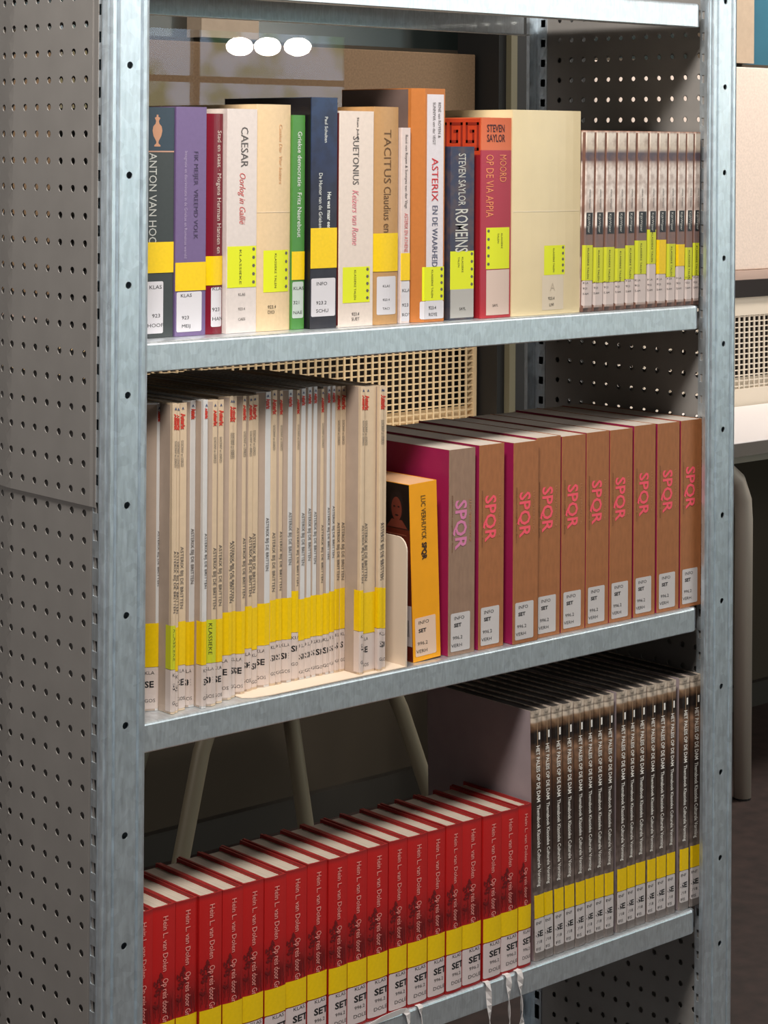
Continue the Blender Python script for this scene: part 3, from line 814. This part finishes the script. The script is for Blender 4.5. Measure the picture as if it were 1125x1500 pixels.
pm = MB(); disc(pm, 20, 160, 11, 16, -.45); pm.build('portrait_hair', mat('portrait_dark', (30, 16, 12), .5), b.o, fix=False)
pm = MB(); disc(pm, 20, 157, 8, 12.5, -.55); pm.add([(-.5, 4, 137.5), (-.5, 36, 137.5), (-.5, 28, 146), (-.5, 12, 146)], [(0, 1, 2, 3)])
pm.build('portrait_face', mat('portrait_skin', (104, 44, 30), .5), b.o, fix=False)
pm = MB()
for yc in (16.7, 23.3): disc(pm, yc, 159.5, 1.7, .9, -.62, 10)
disc(pm, 20, 150.5, 2.8, .9, -.62, 10); pm.build('portrait_features', MATS['portrait_dark'], b.o, fix=False)
lt = MB(); rb = random.Random(9)
for r_ in range(9):
    lt.box(-.55, 6, 130-r_*7, -.42, 6+rb.uniform(40, 66), 131.2-r_*7)
lt.build('blurb_lines', mat('blurb', (120, 62, 44), .5), b.o)
b.text('LUC VERHUYCK', mat('olive_print', (92, 72, 20), .5), 9, 15.5, 171, fit=46, bold=.1)
b.text('SPQR', mat('olive_dark', (60, 40, 24), .5), 9, 15.5, 122, fit=18, bold=.4)
b.label(5, 45, 3, 32, [('  INFO', 33, 5, 0), ('  SET', 24.5, 5.2, .2), (' 996.2', 11.5, 5, 0), ('VERH', 3.5, 5, 0)], m=mat('label_peach', (232, 200, 176), .5))

# ---- ten thick brown set books
SX = [(444.0, 38.2), (487.8, 37.3), (533.5, 38.3), (573.4, 38), (613.6, 38.2), (652.8, 37.1), (690.7, 37.6), (731.3, 36.6), (770.5, 38.4), (811.2, 37)]
KRAFT = mat('kraft_brown', (164, 104, 62), .55, vary=.10, scale=240, stretch=(1, 1, .35))
KRAFT2 = mat('kraft_taped', (152, 122, 102), .35, vary=.10, scale=240, stretch=(1, 1, .3))
MAG = mat('magenta_cover', (150, 24, 76), .5, vary=.04)
SP1 = mat('pink_red_print', (250, 92, 108), .5); SP2 = mat('mauve_print', (216, 128, 168), .5)
SPG = mat('set_pages', (196, 184, 172), .9, vary=.06, scale=500, stretch=(1, .1, 1))


def set_book(first):
    b = Book('set_book', '', 'book', 0, 0, 0, 38, 190, 215.5, KRAFT2 if first else KRAFT, pages=SPG, t=.6, inset=.5, group='thick brown set books')
    MB().box(-.3, .8, 0.2, -.04, 189.5, 215.3).build('left_cover', MAG, b.o)
    b.text('SPQR', SP2 if first else SP1, 23, 9, 162, fit=49 if not first else 52, bold=.55)
    b.text('LUC VERHUYCK', mat('tan_print', (190, 130, 90), .6), 4.4, 29, 162, fit=46)
    b.text('anekdotische reisgids voor Rome', mat('brown_fine', (120, 76, 44), .6), 3.4, 3.5, 168, fit=60)
    b.label(4, 44, 3, 31, [('  INFO', 33, 5, 0), ('  SET', 25.5, 5.2, .2), (' 996.2', 12.5, 5, 0), ('VERH', 4.5, 5, 0)], m=mat('label_greyish', (206, 200, 198), .45))
    return b.o


pa, pb = set_book(True), set_book(False)
for i, (x, th) in enumerate(SX):
    o = pa if i == 0 else pb if i == 1 else copy_tree(pb)
    o.location = ((x+.4)*MM, (15.2+rnd.uniform(-.35, .35) if i != 2 else 10)*MM, z2*MM)
    o.scale = (th/38.6, 1, 1+rnd.uniform(-.004, .008))
    o['label'] = ('thick book with a greyish taped spine and magenta side, beside the orange paperback' if i == 0 else
                  'thick brown book lettered SPQR, %s of the ten, counting from the left' % ORD[i])

# ================================================================== LOWER SHELF: RED HARDCOVERS
z3 = ZS[3]+.7
RX = [(45.2, 22.5), (69.0, 25.8), (95.4, 24.8), (120.7, 26.4), (147.9, 24.3), (172.8, 25.6), (199.0, 26.7), (226.7, 26.8), (254.4, 25.4), (280.4, 24.2), (305.1, 26), (331.8, 27.4), (360.8, 24.8), (386.1, 27.5), (414.6, 25.0), (439.8, 22.9), (463.2, 27.6), (492.2, 26.8), (519.5, 26.6), (546.5, 19.6)]
RED = mat('red_cloth', (186, 20, 20), .38, vary=.10, scale=80)
REDS = zmat('red_picture', 174, [(0, (150, 18, 18)), (60, (176, 18, 18)), (80, (140, 20, 20)), (115, (184, 22, 22)), (169, (190, 26, 24)), (174, (140, 28, 28))], noise=.0)
SCR = mat('print_scrub', (112, 16, 18), .5)
PINK = mat('rose_print', (232, 150, 140), .5)


def red_book():
    b = Book('red_hardcover', '', 'book', 0, 0, 0, 25, 106, 174, REDS, t=2.4, inset=3.2, kind='round', b=1.4,
             pages=mat('red_pages', (180, 166, 150), .9, vary=.08, scale=600, stretch=(1, .05, 1)), group='red hardcovers on the lower shelf')
    # printed tree and scrub silhouettes low on the spine
    rr = random.Random(11); mb = MB()
    for (cx, cz, rad, n) in ((5, 103, 4, 16), (7.5, 109, 3.6, 12), (4.5, 95, 4, 14), (9, 99, 3, 10), (4, 84, 3, 8)):
        for k_ in range(n):
            a = rr.uniform(0, 6.28); q = rad*math.sqrt(rr.random()); px, pz = cx+q*math.cos(a), cz+q*math.sin(a)
            px = max(.8, min(24, px)); s_ = rr.uniform(.7, 1.5)
            mb.add([(px+s_*math.cos(t_), b.sp.y(px)-.26, pz+s_*math.sin(t_)) for t_ in [k2*math.pi/3 for k2 in range(6)]], [tuple(range(6))])
    for k_ in range(34):
        px = rr.uniform(1, 23.5); pz = 78+rr.uniform(-12, 2); hh = rr.uniform(4, 22); w_ = rr.uniform(.3, .9); dx = rr.uniform(-2, 3)
        p2 = max(.5, min(24, px+dx))
        mb.add([(px, b.sp.y(px)-.26, pz), (px+w_, b.sp.y(px)-.26, pz), (p2+.2, b.sp.y(p2)-.3, pz+hh)], [(0, 1, 2)])
    mb.build('scrub_print', SCR, b.o, fix=False)
    b.text('Hein L. van Dolen', PINK, 8, 10.5, 165, fit=51.5, off=.42, bold=.06); b.text('Op reis door Gr', PINK, 8.8, 10.5, 107, fit=41.5, off=.42, bold=.06)
    b.patch('yellow_band', YEL, 41, 66, .3, 24.7)
    b.label(3, 40, .6, 24.4, [('    KLAS', 33, 4.8, 0), ('  SET', 21.5, 9, .3), ('    996.2', 14, 4.8, 0), ('   DOLE', 5.5, 5.2, 0)], m=mat('label_red_row', (214, 198, 196), .45))
    return b.o


proto = red_book()
for i, (x, w_) in enumerate(RX):
    o = proto if i == 0 else copy_tree(proto)
    nxt = RX[i+1][0] if i < 19 else 567
    th = min(w_, nxt-x-.5)
    o.location = ((x+.3)*MM, (11+rnd.uniform(-1.5, 1.5))*MM, z3*MM)
    o.scale = (th/25, 1, 1+rnd.uniform(-.004, .004))
    o['label'] = ('red hardcover half hidden by the left post, first of the red row' if i == 0 else
                  'last red hardcover on the right, against the lilac-grey cover' if i == 19 else
                  'red hardcover, %s of twenty counting from the left post' % ORD[i])
RIB = mat('ribbon_white', (214, 208, 206), .7, vary=.05, scale=200)


def ribbon(owner, pts, w=5.5):
    """white reading ribbon: a thin strip along pts (local mm of its book) with gentle twist"""
    mb = MB(); vs = []
    for (x, y, z, a) in pts:
        if isinstance(a, tuple):
            vs += [(x-a[0]*w/2, y-a[1]*w/2, z-a[2]*w/2), (x+a[0]*w/2, y+a[1]*w/2, z+a[2]*w/2)]; continue
        c, s_ = math.cos(a)*w/2, math.sin(a)*w/2
        vs += [(x-c, y-s_, z), (x+c, y+s_, z)]
    n = len(pts); mb.add(vs, [(2*i, 2*i+1, 2*i+3, 2*i+2) for i in range(n-1)])
    o = mb.build('ribbon_bookmark', RIB, owner, smooth=False); solidify(o, .5)
    return o


reds = [o for o in COL.objects if o.name.startswith('red_hardcover')]
reds.sort(key=lambda o: o.location.x)


def hang(i, x, w, length, sway=1.5):
    yb = -(reds[i].location.y/MM-8.3)
    pts = [(x, 14, -.1+.3, 0), (x, 1, .4, 0), (x+.3, yb-.8, .5, 0), (x+.6, yb-2.3, -2, .1)]
    n = 14
    for k_ in range(1, n+1):
        q = k_/n
        pts.append((x+.6+sway*math.sin(q*5)*q, yb-2.6-q*2-1.5*math.sin(q*3), -2-length*q, .15+1.0*math.sin(q*7+i)))
    ribbon(reds[i], pts, w)


hang(13, 12, 6, 95); hang(17, 3, 6, 100, 2); hang(18, 6, 7, 100, -3); hang(18, 22, 7.5, 92, 2)
# the long ribbon that runs along the shelf edge first
yb = -(reds[12].location.y/MM-8.3)
L = [(-36, yb-1.2, -2.5, (0, 0, .3)), (-28, yb-1.2, -1, (0, 0, .6)), (-14, yb-1.3, .6, (0, -.1, .9)), (0, yb-1.3, 1.2, (0, -.1, 1)), (12, yb-1.4, 1.6, (.2, -.1, .95)),
     (18, yb-1.6, 1.2, (.7, -.1, .7)), (21, yb-3, -3, (1, 0, .2))]
for k_ in range(1, 12): L.append((21+1.5*math.sin(k_*.5), yb-3.6-k_*.2, -4-k_*8, .1+.7*math.sin(k_*.6)))
ribbon(reds[12], L, 6)

# ---- sixteen glossy magazines-size books at the right
PX = [(568.5, 15), (584.7, 14.0), (601.1, 15.2), (618.5, 15.6), (636.2, 14.8), (653.0, 14.2), (668.6, 15.1), (684.4, 14.8), (705.8, 15.8), (723.3, 14.1), (738.8, 16.4), (757.0, 14.7), (773.2, 16.7), (791.3, 14.6), (813.3, 15.9), (831.8, 18)]
PAL = zmat('palace_print', 270, [(0, (150, 138, 132)), (9, (150, 138, 132)), (12, (120, 108, 104)), (80, (118, 104, 98)), (120, (70, 56, 50)), (170, (56, 42, 36)), (190, (92, 62, 44)), (222, (150, 116, 92)), (228, (96, 70, 52)), (236, (30, 24, 22)), (246, (28, 22, 20)), (250, (104, 76, 54)), (256, (150, 120, 94)), (258, (206, 190, 172)), (262, (206, 190, 172)), (263, (70, 58, 50)), (264, (208, 192, 174)), (270, (208, 192, 174))], noise=.55, nscale=110, dark=(50, 40, 34), rough=.35)
LIL = mat('lilac_grey_cover', (158, 143, 146), .6, vary=.04, scale=50)
PPG = mat('palace_pages', (54, 50, 48), .6, vary=.25, scale=900, stretch=(1, .03, 1))
WP = mat('bright_print', (250, 246, 238), .5)


def palace():
    b = Book('theme_book', '', 'book', 0, 0, 0, 15, 168, 270, PAL, t=.5, inset=1.2, kind='cham', cf=.16, cd=3, pages=PPG, group='palace theme books on the lower shelf')
    MB().box(-.22, 3, .4, -.03, 167.5, 269.8).build('left_cover', LIL, b.o)
    b.text('HET PALEIS OP DE DAM', WP, 8, 5.5, 232, fit=61, bold=.1)
    b.text('Themaboek Klassieke Culturele Vorming', WP, 7.4, 5.5, 168, fit=88, bold=.05)
    b.patch('title_chip', WP, 238, 246, 9.6, 12, off=.3)
    b.text('9+3', BLACK_T, 3.4, 4.5, 264.4, down=False)
    b.patch('lamp_print', mat('lamp_line', (170, 140, 110), .5), 228, 256, 7.4, 8.2, off=.27)
    b.patch('yellow_band', YEL, 46, 71, .8, 14.4, off=.25)
    b.label(9, 45.5, .8, 14.4, [('INF', 30, 4.6, 0), ('SE', 17, 8.4, .3), ('718', 9.5, 4.6, 0), ('FIS', 2, 4.6, 0)], m=mat('label_theme', (204, 196, 194), .45))
    b.patch('grey_tape', mat('tape_grey', (120, 112, 108), .35), .5, 8.8, .8, 14.4)
    return b.o


proto = palace()
for i, (x, w_) in enumerate(PX):
    o = proto if i == 0 else copy_tree(proto)
    lean = max(0, 1.6*(1-i/9))
    xb_ = x+math.tan(math.radians(lean))*255
    o.location = (xb_*MM, (14.6+rnd.uniform(-.6, .8))*MM, z3*MM)
    o.rotation_euler = (0, -math.radians(lean), 0)
    o.scale = ((w_-.4)/15.2, 1, 1.008-.0009*i)
    o['label'] = ('tall dark theme book with its lilac-grey cover facing the red books' if i == 0 else
                  'tall dark theme book, last of its row, against the right post' if i == 15 else
                  'tall dark theme book, %s of sixteen counting from the red books' % ORD[i])
